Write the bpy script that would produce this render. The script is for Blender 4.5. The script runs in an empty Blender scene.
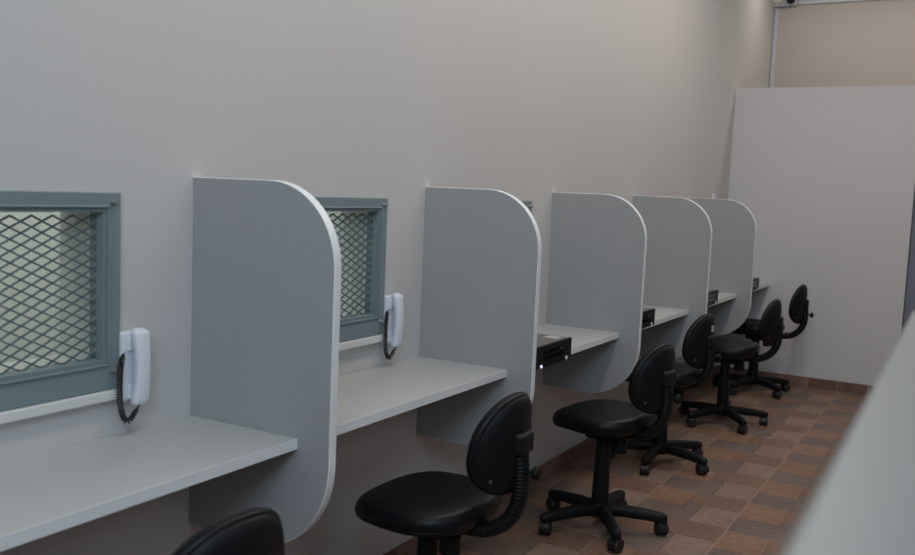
import bpy, bmesh, math, random
from mathutils import Vector, Matrix, Euler
PI = math.pi
rnd = random.Random(7)
S = bpy.context.scene
COL = S.collection

# ---------------------------------------------------------------- camera
cam_d = bpy.data.cameras.new('camera')
cam = bpy.data.objects.new('camera', cam_d); COL.objects.link(cam)
S.camera = cam
YAW, PITCH, ROLL = -0.5208, -0.0978, 0.0427
fw = Vector((math.sin(YAW) * math.cos(PITCH), math.cos(YAW) * math.cos(PITCH), math.sin(PITCH)))
r0 = fw.cross(Vector((0, 0, 1))).normalized(); u0 = r0.cross(fw)
rt = r0 * math.cos(ROLL) + u0 * math.sin(ROLL)
up = -r0 * math.sin(ROLL) + u0 * math.cos(ROLL)
m = Matrix((rt, up, -fw)).transposed().to_4x4()
m.translation = Vector((1.7298, 0, 1.3601))
cam.matrix_world = m
cam_d.sensor_width = 36; cam_d.lens = 36.0; cam_d.clip_start = 0.05
cam_d.dof.use_dof = True; cam_d.dof.focus_distance = 3.4; cam_d.dof.aperture_fstop = 4.2

# ---------------------------------------------------------------- world, lights, exposure
w = bpy.data.worlds.new('world'); S.world = w; w.use_nodes = True
bg = w.node_tree.nodes['Background']
bg.inputs[0].default_value = (0.55, 0.65, 0.85, 1); bg.inputs[1].default_value = 0.35
S.view_settings.view_transform = 'Standard'; S.view_settings.look = 'None'
S.view_settings.exposure = 0.0; S.view_settings.gamma = 1; S.view_settings.use_curve_mapping = False

def area(name, loc, direction, sx, sy, power, color):
    """rectangular lamp; sy runs along world y where the direction allows"""
    d = bpy.data.lights.new(name, 'AREA'); d.shape = 'RECTANGLE'
    d.size = sx; d.size_y = sy; d.energy = power; d.color = color
    o = bpy.data.objects.new(name, d); COL.objects.link(o)
    z = -Vector(direction).normalized()
    y = Vector((0, 1, 0)) if abs(z.y) < 0.8 else Vector((0, 0, 1))
    y = (y - z * y.dot(z)).normalized(); x = y.cross(z)
    mm = Matrix((x, y, z)).transposed().to_4x4(); mm.translation = Vector(loc); o.matrix_world = mm
    return o
area('ceiling_lamp', (1.05, 3.2, 3.22), (-0.2, 0, -1), 0.3, 4.8, 40, (1.0, 0.93, 0.87))
area('far_fill_light', (1.25, 5.6, 3.22), (0, 0.15, -1), 0.9, 0.3, 9, (1.0, 0.94, 0.90))  # unseen fill added to brighten the upper part of the end partition
area('skylight', (2.3, -1.0, 3.15), (-0.2, 1.0, -0.75), 1.2, 1.2, 60, (0.54, 0.78, 1.0))
area('right_window_light', (3.35, 1.6, 2.3), (-1, 0.25, -0.1), 0.8, 2.6, 11, (0.70, 0.84, 1.0))
area('back_fill_light', (1.7, -2.45, 2.7), (-0.15, 1, 0.05), 2.4, 0.8, 18, (1.0, 0.93, 0.85))  # added warm fill for the divider tops; the back wall has no window
area('behind_partition_light', (1.35, 7.55, 3.2), (0, 0.1, -1), 2.4, 0.3, 11, (1.0, 0.92, 0.84))
area('visitor_side_light', (-0.40, 1.9, 2.5), (-1, 0.1, -0.8), 0.6, 5.5, 46, (1.0, 1.0, 0.98))

# ---------------------------------------------------------------- materials
def mat(name, col, rough=0.6, metal=0.0, spec=0.5, noise=0.0, nscale=4.0, bump=0.0, bscale=60.0, coat=0.0, stretch=(1, 1, 1)):
    M = bpy.data.materials.new(name); M.use_nodes = True
    nt = M.node_tree; b = nt.nodes['Principled BSDF']
    b.inputs['Base Color'].default_value = (*col, 1)
    b.inputs['Roughness'].default_value = rough
    b.inputs['Metallic'].default_value = metal
    b.inputs['Specular IOR Level'].default_value = spec
    b.inputs['Coat Weight'].default_value = coat
    tc = nt.nodes.new('ShaderNodeTexCoord')
    mp = nt.nodes.new('ShaderNodeMapping'); mp.inputs['Scale'].default_value = stretch
    nt.links.new(tc.outputs['Object'], mp.inputs[0])
    n = nt.nodes.new('ShaderNodeTexNoise'); n.inputs['Scale'].default_value = nscale; n.inputs['Detail'].default_value = 4
    nt.links.new(mp.outputs[0], n.inputs['Vector'])
    mx = nt.nodes.new('ShaderNodeMix'); mx.data_type = 'RGBA'
    k = noise if noise > 0 else 0.015
    mx.inputs[6].default_value = (*[c * (1 - k) for c in col], 1)
    mx.inputs[7].default_value = (*[min(1, c * (1 + k)) for c in col], 1)
    nt.links.new(n.outputs['Fac'], mx.inputs[0]); nt.links.new(mx.outputs[2], b.inputs['Base Color'])
    if bump > 0:
        n2 = nt.nodes.new('ShaderNodeTexNoise'); n2.inputs['Scale'].default_value = bscale; n2.inputs['Detail'].default_value = 3
        nt.links.new(mp.outputs[0], n2.inputs['Vector'])
        bp = nt.nodes.new('ShaderNodeBump'); bp.inputs['Strength'].default_value = bump; bp.inputs['Distance'].default_value = 0.01
        nt.links.new(n2.outputs['Fac'], bp.inputs['Height']); nt.links.new(bp.outputs[0], b.inputs['Normal'])
    return M

M_wall = mat('painted_wall', (0.60, 0.585, 0.57), 0.75, noise=0.03, nscale=1.2, bump=0.05, bscale=90)
M_part = mat('partition_paint', (0.66, 0.65, 0.655), 0.7, noise=0.03, nscale=1.5, bump=0.08, bscale=90)
M_dim = mat('dull_grey_wall', (0.34, 0.34, 0.34), 0.8)
M_beige = mat('beige_wall', (0.50, 0.455, 0.42), 0.8, noise=0.03, nscale=2, bump=0.25, bscale=40, stretch=(1, 1, 6))
M_ceil = mat('ceiling_paint', (0.7, 0.7, 0.68), 0.9)
M_rear = mat('visitor_wall', (0.62, 0.65, 0.62), 0.8, noise=0.05, nscale=2)
M_lam = mat('grey_laminate', (0.37, 0.375, 0.38), 0.5, spec=0.45, noise=0.03, nscale=250)
M_edge = mat('white_edging', (0.87, 0.89, 0.89), 0.4)
M_desk = mat('pale_laminate', (0.50, 0.505, 0.495), 0.42, noise=0.03, nscale=200)
M_teal = mat('teal_enamel', (0.205, 0.265, 0.28), 0.42, noise=0.05, nscale=8, bump=0.05, bscale=30)
M_mesh = mat('teal_wire', (0.11, 0.16, 0.17), 0.5)
M_cap = mat('grey_cap', (0.10, 0.10, 0.10), 0.5)
M_steel = mat('dull_steel', (0.4, 0.4, 0.4), 0.35, metal=0.8)
M_sill = mat('white_sill', (0.74, 0.74, 0.72), 0.5)
M_white = mat('white_plastic', (0.80, 0.82, 0.88), 0.32)
M_cord = mat('black_cord', (0.012, 0.012, 0.014), 0.45)
M_vinyl = mat('black_vinyl', (0.005, 0.0055, 0.007), 0.40, spec=0.22, bump=0.06, bscale=180)
M_plas = mat('black_plastic', (0.006, 0.0065, 0.008), 0.5, spec=0.22, bump=0.05, bscale=250)
M_wheel = mat('black_rubber', (0.011, 0.011, 0.012), 0.42)
M_pcb = mat('black_case_front', (0.006, 0.006, 0.009), 0.4, spec=0.25)
M_pct = mat('dark_case_top', (0.17, 0.155, 0.145), 0.4, metal=0.1, noise=0.05, nscale=50)
M_gloss = mat('black_gloss', (0.004, 0.004, 0.005), 0.15)
M_silver = mat('silver_badge', (0.75, 0.76, 0.8), 0.3)
M_paper = mat('paper_label', (0.45, 0.45, 0.44), 0.6)
M_cond = mat('white_conduit', (0.56, 0.56, 0.60), 0.4)
M_box = mat('cream_plastic', (0.66, 0.61, 0.50), 0.5)
M_door = mat('slate_blue_door', (0.20, 0.22, 0.27), 0.6)
M_top = mat('pale_counter', (0.19, 0.20, 0.195), 0.38, noise=0.04, nscale=3)
M_counter = mat('counter_side', (0.5, 0.5, 0.5), 0.6)

def emis(name, col, s):
    M = bpy.data.materials.new(name); M.use_nodes = True
    b = M.node_tree.nodes['Principled BSDF']
    b.inputs['Base Color'].default_value = (*col, 1)
    b.inputs['Emission Color'].default_value = (*col, 1); b.inputs['Emission Strength'].default_value = s
    return M
M_led = emis('blue_white_led', (0.72, 0.72, 1.0), 1.2)

def glass():
    M = bpy.data.materials.new('window_glass'); M.use_nodes = True
    nt = M.node_tree
    for n in list(nt.nodes): nt.nodes.remove(n)
    out = nt.nodes.new('ShaderNodeOutputMaterial'); mx = nt.nodes.new('ShaderNodeMixShader')
    tr = nt.nodes.new('ShaderNodeBsdfTransparent'); tr.inputs[0].default_value = (0.93, 0.96, 0.94, 1)
    gl = nt.nodes.new('ShaderNodeBsdfGlossy'); gl.inputs['Roughness'].default_value = 0.02
    lw = nt.nodes.new('ShaderNodeLayerWeight'); lw.inputs[0].default_value = 0.5
    pw = nt.nodes.new('ShaderNodeMath'); pw.operation = 'POWER'; pw.inputs[1].default_value = 5; nt.links.new(lw.outputs['Facing'], pw.inputs[0])
    fr = nt.nodes.new('ShaderNodeMath'); fr.operation = 'MULTIPLY_ADD'; fr.inputs[1].default_value = 0.96; fr.inputs[2].default_value = 0.04
    nt.links.new(pw.outputs[0], fr.inputs[0]); nt.links.new(fr.outputs[0], mx.inputs[0]); nt.links.new(tr.outputs[0], mx.inputs[1]); nt.links.new(gl.outputs[0], mx.inputs[2])
    nt.links.new(mx.outputs[0], out.inputs[0])
    return M
M_glass = glass()

# floor tiles: 0.41 m ceramic tiles printed with slate pieces
TX0, TY0, TS = 0.495, 3.75, 0.41
def floor_mat():
    M = bpy.data.materials.new('slate_print_tiles'); M.use_nodes = True
    nt = M.node_tree; b = nt.nodes['Principled BSDF']; L = nt.links
    def N(t, **k):
        n = nt.nodes.new(t)
        for a, v in k.items(): setattr(n, a, v)
        return n
    def math_(op, a, bb=None, c=None):
        n = N('ShaderNodeMath', operation=op)
        for i, v in enumerate((a, bb, c)):
            if v is None: continue
            if isinstance(v, (int, float)): n.inputs[i].default_value = v
            else: L.new(v, n.inputs[i])
        return n.outputs[0]
    geo = N('ShaderNodeNewGeometry'); sp = N('ShaderNodeSeparateXYZ'); L.new(geo.outputs['Position'], sp.inputs[0])
    nz = N('ShaderNodeTexNoise'); nz.inputs['Scale'].default_value = 16; L.new(geo.outputs['Position'], nz.inputs['Vector'])
    wob = math_('MULTIPLY_ADD', nz.outputs['Fac'], 0.022, -0.011)
    def frac(c, off):
        return math_('MULTIPLY', math_('FRACT', math_('MULTIPLY_ADD', c, 1 / TS, -off / TS + 20)), TS)
    u = frac(sp.outputs[0], TX0); v = frac(sp.outputs[1], TY0)
    uw = math_('ADD', u, wob); vw = math_('ADD', v, wob)
    def box(a0, a1, b0, b1, U=uw, V=vw):
        t = math_('MULTIPLY', math_('GREATER_THAN', U, a0), math_('LESS_THAN', U, a1))
        t2 = math_('MULTIPLY', math_('GREATER_THAN', V, b0), math_('LESS_THAN', V, b1))
        return math_('MULTIPLY', t, t2)
    def mix(f, A, B):
        n = N('ShaderNodeMix', data_type='RGBA'); L.new(f, n.inputs[0])
        for s, x in ((6, A), (7, B)):
            if isinstance(x, tuple): n.inputs[s].default_value = (*x, 1)
            else: L.new(x, n.inputs[s])
        return n.outputs[2]
    ORANGE, BLUE, LIGHT, BROWN, DARK = (0.255, 0.150, 0.096), (0.180, 0.128, 0.106), (0.275, 0.182, 0.138), (0.21, 0.122, 0.082), (0.14, 0.088, 0.068)
    c = mix(box(-1, 0.178, 0.188, 1), DARK, ORANGE)
    c = mix(box(-1, 0.243, -1, 0.182), c, BLUE)
    c = mix(box(0.183, 0.245, 0.0, 0.247), c, BLUE)
    c = mix(box(0.250, 1, 0.02, 0.250), c, LIGHT)
    c = mix(box(0.183, 1, 0.256, 1), c, BROWN)
    c = mix(box(0.250, 1, -1, 0.016), c, BROWN)
    # streaky slate texture and slow wear
    mp = N('ShaderNodeMapping'); mp.inputs['Rotation'].default_value = (0, 0, 0.7); mp.inputs['Scale'].default_value = (1, 4, 1)
    L.new(geo.outputs['Position'], mp.inputs[0])
    n1 = N('ShaderNodeTexNoise'); n1.inputs['Scale'].default_value = 28; n1.inputs['Detail'].default_value = 6; L.new(mp.outputs[0], n1.inputs['Vector'])
    n2 = N('ShaderNodeTexNoise'); n2.inputs['Scale'].default_value = 5; n2.inputs['Detail'].default_value = 3; L.new(geo.outputs['Position'], n2.inputs['Vector'])
    k = math_('ADD', math_('MULTIPLY_ADD', n1.outputs['Fac'], 1.5, 0.30), math_('MULTIPLY_ADD', n2.outputs['Fac'], 0.7, -0.35))
    hs = N('ShaderNodeHueSaturation'); L.new(c, hs.inputs['Color']); L.new(k, hs.inputs['Value'])
    # grout lines
    g1 = math_('LESS_THAN', u, 0.0055); g2 = math_('LESS_THAN', v, 0.0045)
    c = mix(math_('MAXIMUM', g1, math_('MULTIPLY', g2, 0.5)), hs.outputs[0], (0.34, 0.25, 0.20))
    # a few pale scuffs
    vo = N('ShaderNodeTexNoise'); vo.inputs['Scale'].default_value = 9; vo.inputs['Detail'].default_value = 8; L.new(geo.outputs['Position'], vo.inputs['Vector'])
    sc = math_('MULTIPLY', math_('GREATER_THAN', vo.outputs['Fac'], 0.69), 0.6)
    c = mix(sc, c, (0.42, 0.36, 0.33))
    L.new(c, b.inputs['Base Color'])
    b.inputs['Roughness'].default_value = 0.5; b.inputs['Specular IOR Level'].default_value = 0.35
    bp = N('ShaderNodeBump'); bp.inputs['Strength'].default_value = 0.15; bp.inputs['Distance'].default_value = 0.004
    L.new(n1.outputs['Fac'], bp.inputs['Height']); L.new(bp.outputs[0], b.inputs['Normal'])
    return M
M_floor = floor_mat()

def skirting_mat():
    M = bpy.data.materials.new('slate_skirting'); M.use_nodes = True
    nt = M.node_tree; b = nt.nodes['Principled BSDF']; L = nt.links
    geo = nt.nodes.new('ShaderNodeNewGeometry'); sp = nt.nodes.new('ShaderNodeSeparateXYZ'); L.new(geo.outputs['Position'], sp.inputs[0])
    ad = nt.nodes.new('ShaderNodeMath'); ad.operation = 'ADD'; L.new(sp.outputs[0], ad.inputs[0]); L.new(sp.outputs[1], ad.inputs[1])
    def m_(op, a, v):
        n = nt.nodes.new('ShaderNodeMath'); n.operation = op; L.new(a, n.inputs[0]); n.inputs[1].default_value = v; return n.outputs[0]
    d = m_('DIVIDE', ad.outputs[0], 0.205)
    fl = m_('FLOOR', d, 0); fr = m_('FRACT', d, 0)
    wn = nt.nodes.new('ShaderNodeTexWhiteNoise'); wn.noise_dimensions = '1D'; L.new(fl, wn.inputs['W'])
    cr = nt.nodes.new('ShaderNodeValToRGB'); L.new(wn.outputs['Value'], cr.inputs[0])
    e = cr.color_ramp.elements
    e[0].color = (0.17, 0.085, 0.06, 1); e[1].color = (0.27, 0.16, 0.12, 1)
    x = e.new(0.5); x.color = (0.19, 0.115, 0.095, 1)
    n1 = nt.nodes.new('ShaderNodeTexNoise'); n1.inputs['Scale'].default_value = 30; n1.inputs['Detail'].default_value = 5; L.new(geo.outputs['Position'], n1.inputs['Vector'])
    mm = nt.nodes.new('ShaderNodeMath'); mm.operation = 'MULTIPLY_ADD'; L.new(n1.outputs['Fac'], mm.inputs[0]); mm.inputs[1].default_value = 1.0; mm.inputs[2].default_value = 0.5
    hs = nt.nodes.new('ShaderNodeHueSaturation'); L.new(cr.outputs[0], hs.inputs['Color']); L.new(mm.outputs[0], hs.inputs['Value'])
    mx = nt.nodes.new('ShaderNodeMix'); mx.data_type = 'RGBA'
    L.new(m_('LESS_THAN', fr, 0.025), mx.inputs[0]); L.new(hs.outputs[0], mx.inputs[6]); mx.inputs[7].default_value = (0.3, 0.22, 0.18, 1)
    L.new(mx.outputs[2], b.inputs['Base Color']); b.inputs['Roughness'].default_value = 0.5
    return M
M_skirt = skirting_mat()

# ---------------------------------------------------------------- helpers
def obj(name, bm, material, parent=None, smooth=False, mats=None):
    me = bpy.data.meshes.new(name)
    bmesh.ops.recalc_face_normals(bm, faces=bm.faces)
    bm.to_mesh(me); bm.free()
    for mm_ in (mats or [material]): me.materials.append(mm_)
    if smooth:
        for p in me.polygons: p.use_smooth = True
    o = bpy.data.objects.new(name, me); COL.objects.link(o)
    if parent: o.parent = parent
    return o
def bevel(o, wdt, seg=2, angle=0.6):
    md = o.modifiers.new('bevel', 'BEVEL'); md.width = wdt; md.segments = seg; md.limit_method = 'ANGLE'; md.angle_limit = angle
    md.harden_normals = False
    return o
def auto(o, ang=0.7):
    for p in o.data.polygons: p.use_smooth = True
    es = o.modifiers.new('split', 'EDGE_SPLIT'); es.split_angle = ang
    return o
def tag(o, label, cat, group=None, kind=None):
    if label: o['label'] = label
    if cat: o['category'] = cat
    if group: o['group'] = group
    if kind: o['kind'] = kind
    return o
def empty(name, loc=(0, 0, 0), rz=0):
    o = bpy.data.objects.new(name, None); COL.objects.link(o); o.location = loc; o.rotation_euler = (0, 0, rz)
    o.empty_display_size = 0.1
    return o
def struct(o):
    o['kind'] = 'structure'; return o
def box(bm, x0, x1, y0, y1, z0, z1, mi=0):
    vs = [bm.verts.new(p) for p in ((x0, y0, z0), (x1, y0, z0), (x1, y1, z0), (x0, y1, z0), (x0, y0, z1), (x1, y0, z1), (x1, y1, z1), (x0, y1, z1))]
    for f in ((0, 3, 2, 1), (4, 5, 6, 7), (0, 1, 5, 4), (1, 2, 6, 5), (2, 3, 7, 6), (3, 0, 4, 7)):
        bm.faces.new([vs[i] for i in f]).material_index = mi
def boxo(name, x0, x1, y0, y1, z0, z1, M, parent=None, bv=0):
    bm = bmesh.new(); box(bm, x0, x1, y0, y1, z0, z1); o = obj(name, bm, M, parent)
    if bv: bevel(o, bv)
    return o
def tube(bm, pts, rads, seg=12, caps=True):
    """swept round tube through pts; rads a number or a list"""
    pts = [Vector(p) for p in pts]
    if not isinstance(rads, (list, tuple)): rads = [rads] * len(pts)
    prev = None; rings = []
    for i, p in enumerate(pts):
        t = (pts[min(i + 1, len(pts) - 1)] - pts[max(i - 1, 0)]).normalized()
        if prev is None:
            a = t.cross(Vector((0, 0, 1)))
            if a.length < 0.01: a = t.cross(Vector((0, 1, 0)))
            a.normalize()
        else:
            a = (prev - t * prev.dot(t)).normalized()
        prev = a; b = t.cross(a)
        rings.append([bm.verts.new(p + (a * math.cos(k * 2 * PI / seg) + b * math.sin(k * 2 * PI / seg)) * rads[i]) for k in range(seg)])
    for A, B in zip(rings, rings[1:]):
        for k in range(seg):
            bm.faces.new((A[k], A[(k + 1) % seg], B[(k + 1) % seg], B[k]))
    if caps:
        bm.faces.new(rings[0][::-1]); bm.faces.new(rings[-1])
def lathe(bm, prof, c=(0, 0, 0), seg=20, axis='z'):
    rings = []
    for r, h in prof:
        ring = []
        for k in range(seg):
            a = 2 * PI * k / seg; p = (r * math.cos(a), r * math.sin(a), h)
            if axis == 'x': p = (h, r * math.cos(a), r * math.sin(a))
            if axis == 'y': p = (r * math.cos(a), h, r * math.sin(a))
            ring.append(bm.verts.new(Vector(c) + Vector(p)))
        rings.append(ring)
    for A, B in zip(rings, rings[1:]):
        for k in range(seg): bm.faces.new((A[k], A[(k + 1) % seg], B[(k + 1) % seg], B[k]))
    bm.faces.new(rings[0][::-1]); bm.faces.new(rings[-1])
def smooth_path(P, n=8):
    P = [Vector(p) for p in P]; Q = [P[0]] + P + [P[-1]]; out = []
    for i in range(1, len(Q) - 2):
        a, b, c, d = Q[i - 1:i + 3]
        for k in range(n):
            t = k / n
            out.append(0.5 * ((2 * b) + (c - a) * t + (2 * a - 5 * b + 4 * c - d) * t * t + (3 * b - a - 3 * c + d) * t ** 3))
    out.append(P[-1]); return out
def copy_tree(o, parent=None):
    c = o.copy(); COL.objects.link(c)
    if parent: c.parent = parent
    for ch in list(o.children): copy_tree(ch, c)
    return c

# ---------------------------------------------------------------- the room
YB, YE, YF, XR, ZC = -2.6, 7.1224, 8.27, 3.4, 3.3
TP = 2.198                                     # top of the low end partition
Y1, PITCHY = 1.6651, 1.0957                    # first divider, bay pitch
T, B, D, DD, H, TH = 1.3595, 0.459, 0.451, 0.3564, 0.75, 0.025
WZ0, WZ1, OZ0, OZ1 = 0.863, 1.316, 0.925, 1.281   # window frame / opening heights
win_c = [1.117, 1.117 + 1.077, 1.117 + 2 * 1.0925]  # window centres along the wall
WH, OH = 0.315, 0.277                          # half widths of frame and opening

struct(boxo('floor', 0, XR, YB, YF, -0.1, 0, M_floor))
struct(boxo('ceiling', -2.0, XR + 0.15, YB - 0.15, YF + 0.15, ZC, ZC + 0.1, M_ceil))
bm = bmesh.new()
cuts = sorted([c - OH for c in win_c] + [c + OH for c in win_c])
ys = [YB] + cuts + [YF]
for i, (a, b_) in enumerate(zip(ys, ys[1:])):
    if i % 2 == 0: box(bm, -0.15, 0, a, b_, 0, ZC)
    else:
        box(bm, -0.15, 0, a, b_, 0, OZ0); box(bm, -0.15, 0, a, b_, OZ1, ZC)
bmesh.ops.remove_doubles(bm, verts=bm.verts, dist=1e-5)
struct(obj('wall_left', bm, M_wall))
struct(boxo('wall_far', -0.15, XR + 0.15, YF, YF + 0.15, 0, ZC, M_beige))
struct(boxo('wall_right', XR, XR + 0.15, YB, YF, 0, ZC, M_dim))
struct(boxo('wall_back', -0.15, XR + 0.15, YB - 0.15, YB, 0, ZC, M_dim))
# low partition across the end of the room, with a doorway on its right
DX0, DX1, DZ = 1.272, 2.05, 2.05
bm = bmesh.new()
box(bm, 0.0, DX0, YE, YE + 0.12, 0, TP); box(bm, DX0, DX1, YE, YE + 0.12, DZ, TP); box(bm, DX1, XR, YE, YE + 0.12, 0, TP)
bmesh.ops.remove_doubles(bm, verts=bm.verts, dist=1e-5)
struct(obj('wall_end', bm, M_part))
d1 = empty('door_1', (DX0, YE, 0)); struct(d1)
bm = bmesh.new(); box(bm, 0.004, DX1 - DX0 - 0.004, 0.06, 0.10, 0.005, DZ - 0.004); bevel(obj('door_leaf', bm, M_door, d1), 0.003)
bm = bmesh.new(); lathe(bm, [(0.004, 0), (0.024, 0.0), (0.024, 0.008), (0.01, 0.012), (0.01, 0.035), (0.026, 0.045), (0.026, 0.06), (0.015, 0.068)], (0.70, 0, 1.0), 16, 'y')
for v in bm.verts: v.co.y = 0.06 - v.co.y
auto(obj('door_knob', bm, M_steel, d1))
# skirting of slate tiles
struct(bevel(boxo('baseboard_left', 0, 0.012, YB, YE, 0, 0.072, M_skirt), 0.002))
struct(bevel(boxo('baseboard_end', 0.012, DX0, YE - 0.012, YE, 0, 0.072, M_skirt), 0.002))
# the visitors' side beyond the windows
struct(boxo('wall_visitor_side', -1.35, -1.25, YB - 0.15, YF, 0, ZC, M_rear))
struct(boxo('floor_visitor_side', -1.25, -0.15, YB, YF, -0.1, 0, M_counter))
# wall between visitor cubicles seen through the glass
# ---------------------------------------------------------------- windows
def zig_mesh(bm, y0, y1, z0, z1, x, pw=0.050, ph=0.0245, wd=0.0038, th=0.002):
    """expanded metal: zig-zag strands that touch at every knuckle"""
    n = int((z1 - z0) / ph) + 2; m_ = int((y1 - y0) / (pw / 2)) + 1
    for j in range(-1, n):
        for s in (1, -1):
            zc = z0 + j * ph
            for i in range(m_):
                a0 = y0 + i * pw / 2; a1 = a0 + pw / 2
                up0 = (i % 2 == 0)
                za = zc + (s * ph / 2 if not up0 else 0); zb = zc + (0 if not up0 else s * ph / 2)
                pts_ = [(a0, za), (a1, zb)]
                # clip to the opening
                if max(za, zb) > z1 or min(za, zb) < z0: continue
                if a1 > y1: pts_[1] = (y1, za + (zb - za) * (y1 - a0) / (a1 - a0))
                (ya, qa), (yb, qb) = pts_
                v = []
                for xx in (x - th / 2 - 0.0012, x + th / 2 + 0.0012):
                    v += [bm.verts.new((xx, ya, qa - wd / 2)), bm.verts.new((xx, yb, qb - wd / 2)), bm.verts.new((xx, yb, qb + wd / 2)), bm.verts.new((xx, ya, qa + wd / 2))]
                for f in ((0, 3, 2, 1), (4, 5, 6, 7), (0, 1, 5, 4), (2, 3, 7, 6), (1, 2, 6, 5), (3, 0, 4, 7)):
                    bm.faces.new([v[k] for k in f])
def ring(bm, oy, oz0, oz1, iy, iz0, iz1, x0, x1):
    box(bm, x0, x1, -oy, oy, iz1, oz1); box(bm, x0, x1, -oy, oy, oz0, iz0)
    box(bm, x0, x1, -oy, -iy, iz0, iz1); box(bm, x0, x1, iy, oy, iz0, iz1)
def make_window():
    t = empty('window_1', (0, 0, 0))
    bm = bmesh.new(); ring(bm, WH, WZ0, WZ1, OH, OZ0, OZ1, 0.0, 0.014); bmesh.ops.remove_doubles(bm, verts=bm.verts, dist=1e-5)
    fr = bevel(obj('window_frame', bm, M_teal, t), 0.0025)
    # raised glazing bead and the deep lip that turns into the opening
    bm = bmesh.new(); ring(bm, OH + 0.006, OZ0 - 0.006, OZ1 + 0.006, OH + 0.0005, OZ0 - 0.0005, OZ1 + 0.0005, 0.0, 0.019)
    bevel(obj('glazing_bead', bm, M_teal, fr), 0.002)
    bm = bmesh.new(); ring(bm, OH, OZ0, OZ1, OH - 0.009, OZ0 + 0.009, OZ1 - 0.009, -0.034, 0.012)
    obj('inner_lip', bm, M_teal, fr)
    bm = bmesh.new(); zig_mesh(bm, -OH + 0.008, OH - 0.008, OZ0 + 0.008, OZ1 - 0.008, -0.012)
    obj('wire_mesh', bm, M_mesh, t)
    bm = bmesh.new(); box(bm, -0.040, -0.036, -OH + 0.012, OH - 0.012, OZ0 + 0.012, OZ1 - 0.012)
    obj('pane', bm, M_glass, t)
    bm = bmesh.new(); box(bm, 0.0, 0.022, -WH - 0.002, WH - 0.004, WZ0 - 0.025, WZ0 - 0.001)
    bevel(obj('window_sill', bm, M_sill, t), 0.003)
    for yy in (-WH + 0.022, WH - 0.022):
        for zz in (WZ0 + 0.045, WZ1 - 0.022):
            bm = bmesh.new(); lathe(bm, [(0.0085, 0.012), (0.0085, 0.016), (0.006, 0.021), (0.0045, 0.021), (0.0045, 0.027), (0.003, 0.029)], (0, yy, zz), 12, 'x')
            auto(obj('bolt', bm, M_steel, t))
    return t
w1 = make_window(); w1.location = (0, win_c[0], 0); struct(w1)
for i in (1, 2):
    c = copy_tree(w1); c.location = (0, win_c[i], 0); c.name = 'window_%d' % (i + 1); struct(c)

# ---------------------------------------------------------------- dividers
def divider_outline():
    P = [(0, B), ]
    R = 0.20; RB = 0.235
    n = 18
    # the bottom edge, the large lower curve, the front edge, the upper curve
    for k in range(n + 1):
        a = -PI / 2 + k * PI / 2 / n; P.append((D - RB + RB * math.cos(a), B + RB + RB * math.sin(a)))
    for k in range(n + 1):
        a = k * PI / 2 / n; P.append((D - R + R * math.cos(a), T - R + R * math.sin(a)))
    P.append((0, T)); return P
def make_divider():
    t = empty('booth_divider')
    P = divider_outline()
    bm = bmesh.new(); e = 0.0018
    # board, inset a hair below the edging on its curved side
    Q = []
    for i, (x, z) in enumerate(P):
        a = Vector(P[max(i - 1, 0)]); c = Vector(P[min(i + 1, len(P) - 1)]); tn = (c - a).normalized(); nrm = Vector((tn.y, -tn.x))
        Q.append((x - nrm.x * e, z - nrm.y * e))
    Q[0] = (0, Q[0][1]); Q[-1] = (0, Q[-1][1])
    A = [bm.verts.new((x, 0, z)) for x, z in Q]; Bv = [bm.verts.new((x, TH, z)) for x, z in Q]
    bm.faces.new(A); bm.faces.new(Bv[::-1])
    n = len(Q)
    for k in range(n): bm.faces.new((A[k], Bv[k], Bv[(k + 1) % n], A[(k + 1) % n]))
    obj('panel', bm, M_lam, t)
    bm = bmesh.new()
    rows = []
    for (x, z), (xi, zi) in zip(P, Q):
        rows.append([bm.verts.new(p) for p in ((xi, -0.0006, zi), (x, 0.001, z), (x, TH - 0.001, z), (xi, TH + 0.0006, zi))])
    for a, b_ in zip(rows, rows[1:]):
        for k in range(3): bm.faces.new((a[k], a[k + 1], b_[k + 1], b_[k]))
        bm.faces.new((a[3], a[0], b_[0], b_[3]))
    bm.faces.new(rows[0]); bm.faces.new(rows[-1][::-1])
    auto(obj('edge_banding', bm, M_edge, t))
    return t
dv_labels = ['tall grey booth divider nearest the camera, behind the first phone and desk',
             'grey booth divider between the second phone and the first black computer',
             'grey booth divider just beyond the nearest black computer, third from the camera',
             'grey booth divider fourth from the camera, with the third black computer showing past its edge',
             'farthest grey booth divider, smallest of the row before the end wall']
dv = make_divider()
for k, lb in enumerate(dv_labels):
    o = dv if k == 0 else copy_tree(dv)
    o.location = (0.0005, Y1 + k * PITCHY, 0); tag(o, lb, 'divider', 'grey curved dividers along the wall')

# ---------------------------------------------------------------- desks
desk_labels = ['long pale wall desk nearest the camera, under the first barred window',
               'pale wall desk under the second phone, between the two nearest dividers',
               'pale wall desk that carries the nearest black computer',
               'pale wall desk between the third and fourth dividers, carrying the second black computer',
               'pale wall desk between the two farthest dividers, carrying the third black computer',
               'last short pale wall desk running up to the end wall']
for k, lb in enumerate(desk_labels):
    ya = Y1 + (k - 1) * PITCHY + TH + 0.001; yb = Y1 + k * PITCHY - 0.001
    if k == 5: yb = YE - 0.001
    t = empty('wall_desk', (0, ya, 0)); L_ = yb - ya
    bm = bmesh.new(); box(bm, 0.001, DD - 0.002, 0, L_, H - TH, H); obj('desktop', bm, M_desk, t)
    bm = bmesh.new(); box(bm, DD - 0.002, DD, 0, L_, H - TH, H + 0.0004); obj('edge_banding', bm, M_edge, t)
    tag(t, lb, 'desk', 'pale desks fixed along the wall')

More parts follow.
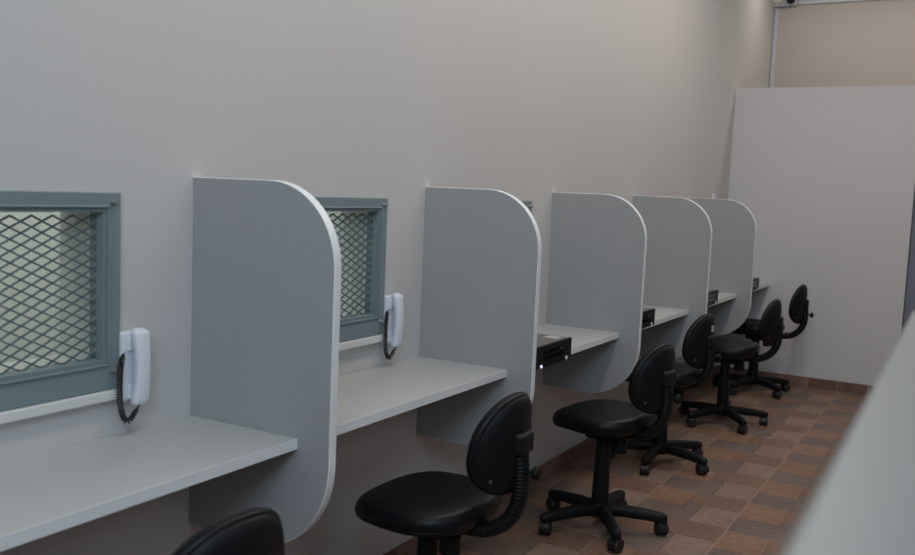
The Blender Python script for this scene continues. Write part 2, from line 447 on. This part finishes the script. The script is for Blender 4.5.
# ---------------------------------------------------------------- phones
def make_phone():
    t = empty('wall_phone')      # origin: wall, lower left corner of the base; +y to the right
    # base plate
    bm = bmesh.new(); box(bm, 0, 0.023, 0, 0.060, 0.012, 0.176)
    bevel(obj('base', bm, M_white, t), 0.006, 3)
    for za in (0.132, 0.018):
        bm = bmesh.new(); box(bm, 0.022, 0.030, 0.012, 0.054, za, za + 0.035)
        bevel(obj('cradle', bm, M_white, t), 0.003, 2)
    # handset: a bowed bar with two thicker ends
    bm = bmesh.new(); rows = []
    n = 26
    for i in range(n + 1):
        s = i / n; z = 0.002 + s * 0.182
        q = abs(2 * s - 1)
        end = (1 - max(0, (q - 0.90) / 0.10) ** 2 * 0.45)
        wd = (0.0190 + 0.0035 * q ** 2) * end
        back = 0.032 + 0.005 * (1 - q ** 3) - (0.006 if q > 0.58 else 0.0)
        front = 0.051 + 0.009 * (1 - q ** 2)
        if q > 0.9: front -= 0.010 * ((q - 0.9) / 0.1) ** 2
        c = (back + front) / 2; h = (front - back) / 2
        ring_ = []
        for k in range(16):
            a = 2 * PI * k / 16
            ca, sa = math.cos(a), math.sin(a)
            e_ = 0.55
            ring_.append(bm.verts.new((c + h * math.copysign(abs(ca) ** e_, ca), 0.037 + wd * math.copysign(abs(sa) ** e_, sa), z)))
        rows.append(ring_)
    for a, b_ in zip(rows, rows[1:]):
        for k in range(16): bm.faces.new((a[k], a[(k + 1) % 16], b_[(k + 1) % 16], b_[k]))
    bm.faces.new(rows[0][::-1]); bm.faces.new(rows[-1])
    auto(obj('handset', bm, M_white, t), 1.0)
    # coiled cord from the base's left side down and up into the handset
    path = smooth_path([(0.020, 0.004, 0.112), (0.026, 0.002, 0.128), (0.030, -0.008, 0.112), (0.030, -0.012, 0.085), (0.030, -0.013, 0.04), (0.030, -0.010, 0.002), (0.032, 0.000, -0.026), (0.036, 0.010, -0.030), (0.040, 0.022, -0.014), (0.043, 0.034, 0.004)], 14)
    # resample and coil
    Ls = [0]
    for a, b_ in zip(path, path[1:]): Ls.append(Ls[-1] + (b_ - a).length)
    tot = Ls[-1]; out = []; nn = 560; j = 0; prev = Vector((1, 0, 0))
    for i in range(nn + 1):
        s = tot * i / nn
        while j < len(Ls) - 2 and Ls[j + 1] < s: j += 1
        u = (s - Ls[j]) / max(1e-9, Ls[j + 1] - Ls[j]); p = path[j].lerp(path[j + 1], u)
        tn = (path[min(j + 2, len(path) - 1)] - path[max(j - 1, 0)]).normalized()
        a = (prev - tn * prev.dot(tn)).normalized(); prev = a; b_ = tn.cross(a)
        env = min(1, max(0, (s - 0.018) / 0.012)) * min(1, max(0, (tot - s - 0.006) / 0.012))
        ph = s / 0.0062 * 2 * PI
        out.append(p + (a * math.cos(ph) + b_ * math.sin(ph)) * 0.0055 * env)
    bm = bmesh.new(); tube(bm, out, 0.0022, 5)
    obj('coiled_cord', bm, M_cord, t, smooth=True)
    return t
ph = make_phone(); ph.location = (0.001, 1.430, 0.817)
tag(ph, 'white wall phone with black coiled cord beside the nearest barred window', 'phone', 'white wall phones')
p2 = copy_tree(ph); p2.location = (0.001, 2.509, 0.814)
tag(p2, 'white wall phone with black coiled cord between the two nearest dividers', 'phone', 'white wall phones')

# ---------------------------------------------------------------- computers
def make_pc():
    t = empty('desktop_computer')     # origin: right front bottom corner; body runs to -x (back) and -y (left)
    Wd, Dp, Hh = 0.320, 0.34, 0.078
    bm = bmesh.new(); box(bm, -Dp, -0.012, -Wd, 0, 0.004, Hh)
    bevel(obj('case', bm, M_pct, t), 0.003)
    bm = bmesh.new(); box(bm, -0.012, 0, -Wd, 0, 0.0, Hh + 0.001)
    fb = bevel(obj('front_bezel', bm, M_pcb, t), 0.003)
    bm = bmesh.new(); box(bm, -0.001, 0.003, -0.245, -0.085, 0.048, 0.064)
    bevel(obj('disc_drive', bm, M_gloss, fb), 0.001)
    bm = bmesh.new(); box(bm, 0.002, 0.0045, -0.110, -0.095, 0.052, 0.056); obj('eject_button', bm, M_pct, fb)
    bm = bmesh.new(); box(bm, -0.001, 0.002, -0.245, -0.085, 0.026, 0.042); obj('drive_bay_cover', bm, M_gloss, fb)
    bm = bmesh.new(); lathe(bm, [(0.002, 0), (0.0052, 0), (0.0052, 0.003), (0.003, 0.0035)], (0, -0.264, 0.008), 14, 'x'); obj('power_light', bm, M_led, fb)
    bm = bmesh.new(); lathe(bm, [(0.0025, 0), (0.0075, 0), (0.0075, 0.002), (0.006, 0.0025)], (0, -0.046, 0.009), 18, 'x')
    for v in bm.verts: v.co.y = -0.046 + (v.co.y + 0.046) * 1.3
    obj('badge', bm, M_silver, fb)
    for yy in (-0.295, -0.283, -0.271):
        bm = bmesh.new(); box(bm, -0.001, 0.0015, yy - 0.004, yy + 0.004, 0.022, 0.026); obj('front_port', bm, M_gloss, fb)
    bm = bmesh.new(); box(bm, -0.085, -0.03, -0.075, -0.020, Hh, Hh + 0.0008); obj('paper_label', bm, M_paper, t)
    for xx in (-0.03, -Dp + 0.06):
        for yy in (-0.03, -Wd + 0.03):
            if xx < -0.05 or True:
                bm = bmesh.new(); lathe(bm, [(0.008, 0), (0.009, 0.004)], (xx - 0.03, yy, 0), 10); obj('rubber_foot', bm, M_wheel, t)
    return t
pc_labels = ['black slim desktop computer nearest the camera, with pale paper label on its top',
             'second black slim desktop computer, showing past the edge of the third divider',
             'third black slim desktop computer, showing past the edge of the fourth divider',
             'farthest and smallest black slim desktop computer, showing past the last divider']
pc = make_pc()
for k, (yy, lb) in enumerate(zip((3.112, 4.218, 5.400, 6.508), pc_labels)):
    o = pc if k == 0 else copy_tree(pc)
    o.location = (0.443 if k == 0 else 0.402, yy, H + 0.0005); tag(o, lb, 'computer', 'black desktop computers on the desks')
    if k:
        for ch in list(o.children):
            if ch.name.startswith('paper_label'): bpy.data.objects.remove(ch)

# ---------------------------------------------------------------- chairs
def ring_surface(sections, mapf, seg=48):
    bm = bmesh.new(); rows = []
    for s, h in sections:
        if s < 1e-6: rows.append([bm.verts.new(mapf(0, 0, h))]); continue
        rows.append([bm.verts.new(mapf(s, 2 * PI * k / seg, h)) for k in range(seg)])
    for A, Bv in zip(rows, rows[1:]):
        for k in range(seg):
            k2 = (k + 1) % seg
            if len(A) == 1: bm.faces.new((A[0], Bv[k2], Bv[k]))
            elif len(Bv) == 1: bm.faces.new((A[k], A[k2], Bv[0]))
            else: bm.faces.new((A[k], A[k2], Bv[k2], Bv[k]))
    return bm
def sup(a, n):
    c, s = math.cos(a), math.sin(a)
    return math.copysign(abs(c) ** (2 / n), c), math.copysign(abs(s) ** (2 / n), s)
SZ = 0.452     # height of the seat's rim
def make_chair():
    """faces local -x, origin on the floor under the column"""
    t = empty('office_chair')
    def seat_map(s, a, h):
        cx, cy = sup(a, 2.5)
        hx, hy = 0.195, 0.205
        x = hx * cx * s; y = hy * cy * s * (1 + 0.06 * cx * s)
        z = SZ + h
        fr = max(0, -x / hx - 0.25) / 0.75
        z -= 0.030 * fr ** 2                       # waterfall front
        z += 0.008 * max(0, x / hx) ** 2
        return (x - 0.005, y, z)
    st = obj('seat', ring_surface([(0, -0.010), (0.5, -0.010), (0.93, -0.008), (0.985, -0.002), (1.0, 0.008), (0.998, 0.018), (0.975, 0.032), (0.92, 0.042), (0.8, 0.048), (0.55, 0.047), (0.25, 0.046), (0, 0.046)], seat_map), M_vinyl, t, smooth=True)
    obj('seat_shell', ring_surface([(0, -0.038), (0.45, -0.038), (0.75, -0.032), (0.93, -0.018), (0.975, -0.008), (0.975, -0.003), (0.5, -0.004), (0, -0.004)], seat_map), M_plas, t, smooth=True)
    BX, BZ, TILT = 0.245, 0.655, 0.045
    def back_map(off):
        def f(s, a, h):
            cy, cz = sup(a, 2.35)
            y = 0.148 * cy * s * (1 - 0.08 * cz * s); z = 0.139 * cz * s
            R = 0.22
            bow = y * y / (2 * R) * (1 + 0.3 * (y / 0.17) ** 2)
            ang = math.atan2(y, R)
            x = BX - bow + TILT * (z) - 0.4 * z * z
            return (x - (h + off) * math.cos(ang), y + (h + off) * math.sin(ang) * -1 * -1 * 0 + 0, BZ + z)
        return f
    # cushion (towards -x) and moulded shell (towards +x)
    obj('backrest', ring_surface([(0, 0.036), (0.4, 0.036), (0.75, 0.035), (0.9, 0.030), (0.98, 0.018), (1.0, 0.004), (0.985, -0.006), (0.95, -0.009), (0.5, -0.010), (0, -0.010)], back_map(0)), M_vinyl, t, smooth=True)
    bs = obj('backrest_shell', ring_surface([(0, -0.022), (0.5, -0.022), (0.8, -0.020), (0.91, -0.014), (0.955, -0.004), (0.955, 0.0), (0.5, 0.0), (0, 0.0)], back_map(0)), M_plas, t, smooth=True)
    for a in (-2.45, -0.69):
        px_, py_, pz_ = back_map(0)(0.86, a, -0.018)
        bm = bmesh.new(); lathe(bm, [(0.003, -0.004), (0.006, -0.003), (0.006, 0.001), (0.002, 0.002)], (px_, py_, pz_), 10, 'x'); obj('screw_cap', bm, M_cap, bs)
    # bracket housing on the back, with its arm and knob
    bm = bmesh.new(); box(bm, BX - 0.004, BX + 0.036, -0.048, 0.048, BZ - 0.022, BZ + 0.042)
    for v in bm.verts:
        if v.co.x > BX + 0.02 and v.co.z > BZ: v.co.z -= 0.010
        if v.co.x > BX + 0.02: v.co.y *= 0.8
    br = bevel(obj('bracket_housing', bm, M_plas, t), 0.010, 3)
    AX = BX + 0.012
    pth = smooth_path([(AX, 0, BZ + 0.01), (AX + 0.006, 0, BZ - 0.06), (AX + 0.004, 0, BZ - 0.125), (AX - 0.022, 0, BZ - 0.185), (AX - 0.075, 0, BZ - 0.226), (AX - 0.14, 0, BZ - 0.238), (0.04, 0, BZ - 0.240)], 12)
    Q = []; Rr = []
    # ribbed bellows sleeve
    Ls = [0]
    for a, b_ in zip(pth, pth[1:]): Ls.append(Ls[-1] + (b_ - a).length)
    n = 150; j = 0
    for i in range(n + 1):
        s = Ls[-1] * i / n
        while j < len(Ls) - 2 and Ls[j + 1] < s: j += 1
        Q.append(pth[j].lerp(pth[j + 1], (s - Ls[j]) / max(1e-9, Ls[j + 1] - Ls[j])))
        Rr.append(0.0215 + 0.0012 * math.sin(i / n * Ls[-1] / 0.0105 * 2 * PI))
    bm = bmesh.new(); tube(bm, Q, Rr, 14)
    for v in bm.verts: v.co.y *= 1.25
    obj('back_support', bm, M_plas, t, smooth=True)
    bm = bmesh.new(); lathe(bm, [(0.006, 0.0), (0.006, 0.022), (0.017, 0.024), (0.019, 0.030), (0.017, 0.040), (0.010, 0.043)], (AX + 0.018, 0, BZ - 0.070), 14, 'x')
    auto(obj('adjustment_knob', bm, M_plas, br))
    # mechanism under the seat and its lever
    bm = bmesh.new(); box(bm, -0.065, 0.10, -0.045, 0.045, SZ - 0.078, SZ - 0.036); me_ = bevel(obj('seat_mechanism', bm, M_plas, t), 0.010, 2)
    bm = bmesh.new(); tube(bm, smooth_path([(0.02, 0.04, SZ - 0.055), (0.02, 0.10, SZ - 0.056), (0.015, 0.140, SZ - 0.062)], 5), 0.006, 8); tube(bm, [(0.016, 0.125, SZ - 0.060), (0.013, 0.160, SZ - 0.066)], 0.011, 10)
    obj('height_lever', bm, M_plas, me_, smooth=True)
    bm = bmesh.new(); lathe(bm, [(0.020, -0.075), (0.030, -0.072), (0.030, -0.025), (0.022, -0.018), (0.022, 0.0)], (0.085, -0.02, SZ - 0.040), 16); auto(obj('tension_knob', bm, M_plas, me_))
    # gas column with telescopic cover
    bm = bmesh.new(); lathe(bm, [(0.036, 0.085), (0.0355, 0.12), (0.033, 0.20), (0.030, 0.33), (0.029, 0.336), (0.029, SZ - 0.06)], (0, 0, 0), 24)
    auto(obj('column', bm, M_plas, t))
    # five star base
    bm = bmesh.new(); lathe(bm, [(0.040, 0.052), (0.050, 0.060), (0.052, 0.096), (0.044, 0.106), (0.042, 0.110)], (0, 0, 0), 24)
    base = auto(obj('base_hub', bm, M_plas, t)); base['label'] = 'black hub of the five-leg base'
    return t
def leg_mesh():
    bm = bmesh.new(); rows = []
    for r, zt, hw, hh in ((0.03, 0.110, 0.027, 0.027), (0.10, 0.107, 0.0245, 0.0245), (0.18, 0.100, 0.022, 0.0225), (0.238, 0.092, 0.021, 0.021), (0.260, 0.088, 0.019, 0.0195), (0.272, 0.081, 0.012, 0.0125)):
        row = []
        for k in range(12):
            a = 2 * PI * k / 12; ca, sa = math.cos(a), math.sin(a)
            row.append(bm.verts.new((r, hw * math.copysign(abs(ca) ** 0.75, ca), zt - hh + hh * math.copysign(abs(sa) ** 0.75, sa))))
        rows.append(row)
    for A, Bv in zip(rows, rows[1:]):
        for k in range(12): bm.faces.new((A[k], A[(k + 1) % 12], Bv[(k + 1) % 12], Bv[k]))
    bm.faces.new(rows[0][::-1]); bm.faces.new(rows[-1])
    lathe(bm, [(0.0165, 0.036), (0.0175, 0.042), (0.0175, 0.070)], (0.250, 0, 0), 14)
    return bm
def caster_mesh():
    bm = bmesh.new()
    for s in (-1, 1):
        lathe(bm, [(0.008, s * 0.0045), (0.024, s * 0.0045), (0.0265, s * 0.008), (0.0265, s * 0.018), (0.022, s * 0.023), (0.009, s * 0.024)], (0, 0, 0.0265), 20, 'y')
    lathe(bm, [(0.006, -0.0060), (0.021, -0.0058), (0.021, 0.0058), (0.006, 0.0060)], (0, 0, 0.0265), 16, 'y')
    # hood over the wheels
    n = 10
    for i in range(n):
        a0 = -0.25 + i * (PI + 0.1) / n; a1 = a0 + (PI + 0.1) / n
        v = []
        for r in (0.0275, 0.031):
            for a in (a0, a1):
                for y in (-0.018, 0.018): v.append(bm.verts.new((r * math.cos(a), y, 0.0265 + r * math.sin(a))))
        for f in ((0, 1, 3, 2), (4, 6, 7, 5), (0, 4, 5, 1), (2, 3, 7, 6), (0, 2, 6, 4), (1, 5, 7, 3)): bm.faces.new([v[k] for k in f])
    return bm
LEG_ME = obj('leg', leg_mesh(), M_plas); CAS_ME = obj('caster', caster_mesh(), M_wheel)
auto(LEG_ME, 0.9); auto(CAS_ME, 0.7)
LEG_PROTO, CAS_PROTO = LEG_ME, CAS_ME
def add_base(t, phase):
    for k in range(5):
        l = LEG_PROTO.copy(); COL.objects.link(l); l.parent = t; l.rotation_euler = (0, 0, phase + k * 2 * PI / 5); l.name = 'leg'
        c = CAS_PROTO.copy(); COL.objects.link(c); c.parent = l; c.location = (0.250, 0, 0.0); c.name = 'caster'
        c.rotation_euler = (0, 0, rnd.uniform(-1.3, 1.3))
chair_labels = ['black vinyl office chair nearest the camera, only the top of its backrest in view',
                'black vinyl office chair in front of the second phone, seat close below the desk edge',
                'black office chair below the nearest black computer, its whole five-leg base in view',
                'black office chair partly hidden behind the chair at the nearest computer',
                'black office chair fourth from the end of view, in front of the farthest divider',
                'farthest black office chair, its backrest standing out against the end wall']
chair_labels[4] = 'black office chair with seat fully in view, one before the farthest chair'
# hub x, y, heading of the seat (degrees, 0 faces the wall), phase of the base (degrees), extra reach of the back
chairs = [(0.435, 1.155, -4, 30, 0, 0), (0.418, 2.18, 1, 50, 0.02, 0.024), (0.460, 3.46, -8, 18, 0, 0.004), (0.375, 4.52, -3, 56, -0.037, 0.0), (0.430, 5.577, 3, 24, 0.03, -0.006), (0.372, 6.675, 3, 36, 0.055, 0)]
proto = make_chair()
plist = [proto] + [copy_tree(proto) for _ in chairs[1:]]
for o, (x, y, rz, ph_, ex, ez), lb in zip(plist, chairs, chair_labels):
    o.location = (x, y, 0); o.rotation_euler = (0, 0, math.radians(rz))
    add_base(o, math.radians(ph_ - rz))
    for ch in o.children:
        if ch.name.split('.')[0] in ('backrest', 'backrest_shell', 'bracket_housing', 'back_support'): ch.location.x = ex
        if ch.name.split('.')[0] in ('backrest', 'backrest_shell', 'bracket_housing'): ch.location.z = ez
    tag(o, lb, 'chair', 'black office chairs along the booths')
for ch in plist[3].children:
    if ch.name.startswith('backrest_shell'):
        bm = bmesh.new(); box(bm, 0.245 + 0.020, 0.245 + 0.0262, -0.016, 0.010, 0.655 + 0.052, 0.655 + 0.082)
        st_ = obj('sticker', bm, M_paper, ch); st_['label'] = 'small white sticker'
bpy.data.objects.remove(LEG_PROTO); bpy.data.objects.remove(CAS_PROTO)

# ---------------------------------------------------------------- small fittings at the end
t = empty('cable_conduit', (0, YF, 0))
bm = bmesh.new(); box(bm, 0.006, 0.040, -0.009, -0.0005, 0.02, 3.005)
bevel(obj('upright_run', bm, M_cond, t), 0.002)
bm = bmesh.new(); box(bm, 0.009, 0.020, -0.016, -0.009, 0.02, 3.005); bevel(obj('cable', bm, M_cond, t), 0.002)
bm = bmesh.new(); box(bm, 0.190, 1.9, -0.022, -0.0005, 3.018, 3.048); bevel(obj('level_run', bm, M_cond, t), 0.003)
tag(t, 'white cable conduit up the far corner and along the beige wall', 'conduit')
t = empty('corner_box', (0, YF, 3.0))
bm = bmesh.new(); box(bm, 0.001, 0.185, -0.055, -0.0005, 0.007, 0.085); bevel(obj('housing', bm, M_cond, t), 0.006)
bm = bmesh.new(); box(bm, 0.002, 0.075, -0.075, -0.055, 0.028, 0.11); bevel(obj('cover', bm, M_box, t), 0.004)
bm = bmesh.new(); lathe(bm, [(0.030, 0.0), (0.034, -0.006), (0.034, -0.05), (0.026, -0.058)], (0.148, -0.055, 0.050), 20, 'y'); auto(obj('black_fitting', bm, M_gloss, t))
tag(t, 'small cream box with a round black fitting at the top of the conduit', 'junction box')

bm = bmesh.new(); box(bm, 0, 0.012, -0.035, 0.035, -0.04, 0.04)
o = bevel(obj('wall_plate', bm, M_white), 0.003); o.location = (0.0005, 6.665, 1.352)
tag(o, 'small white wall plate peeking over the top of the farthest divider', 'wall plate')

# counter beside the camera
CZ = 1.3601 - 0.13
t = empty('counter', (1.679, 0, 0), math.radians(0.97))
bm = bmesh.new(); pts = []
x0, x1, ya, yb, R = 0.0, 0.62, -1.2, 1.32, 0.03
pts = [(x1, ya), (x1, yb)]
for k in range(9):
    a = PI / 2 + k * PI / 2 / 8; pts.append((x0 + R + R * math.cos(a), yb - R + R * math.sin(a)))
pts.append((x0, ya))
A = [bm.verts.new((x, y, CZ - 0.03)) for x, y in pts]; Bv = [bm.verts.new((x, y, CZ)) for x, y in pts]
bm.faces.new(A[::-1]); bm.faces.new(Bv)
for k in range(len(pts)): bm.faces.new((A[k], A[(k + 1) % len(pts)], Bv[(k + 1) % len(pts)], Bv[k]))
bevel(obj('countertop', bm, M_top, t), 0.004)
bm = bmesh.new(); box(bm, 0.04, 0.58, -1.15, 1.27, 0.0, CZ - 0.03); bevel(obj('counter_body', bm, M_counter, t), 0.004)
tag(t, 'pale grey countertop running out of focus beside the camera at lower right', 'counter')
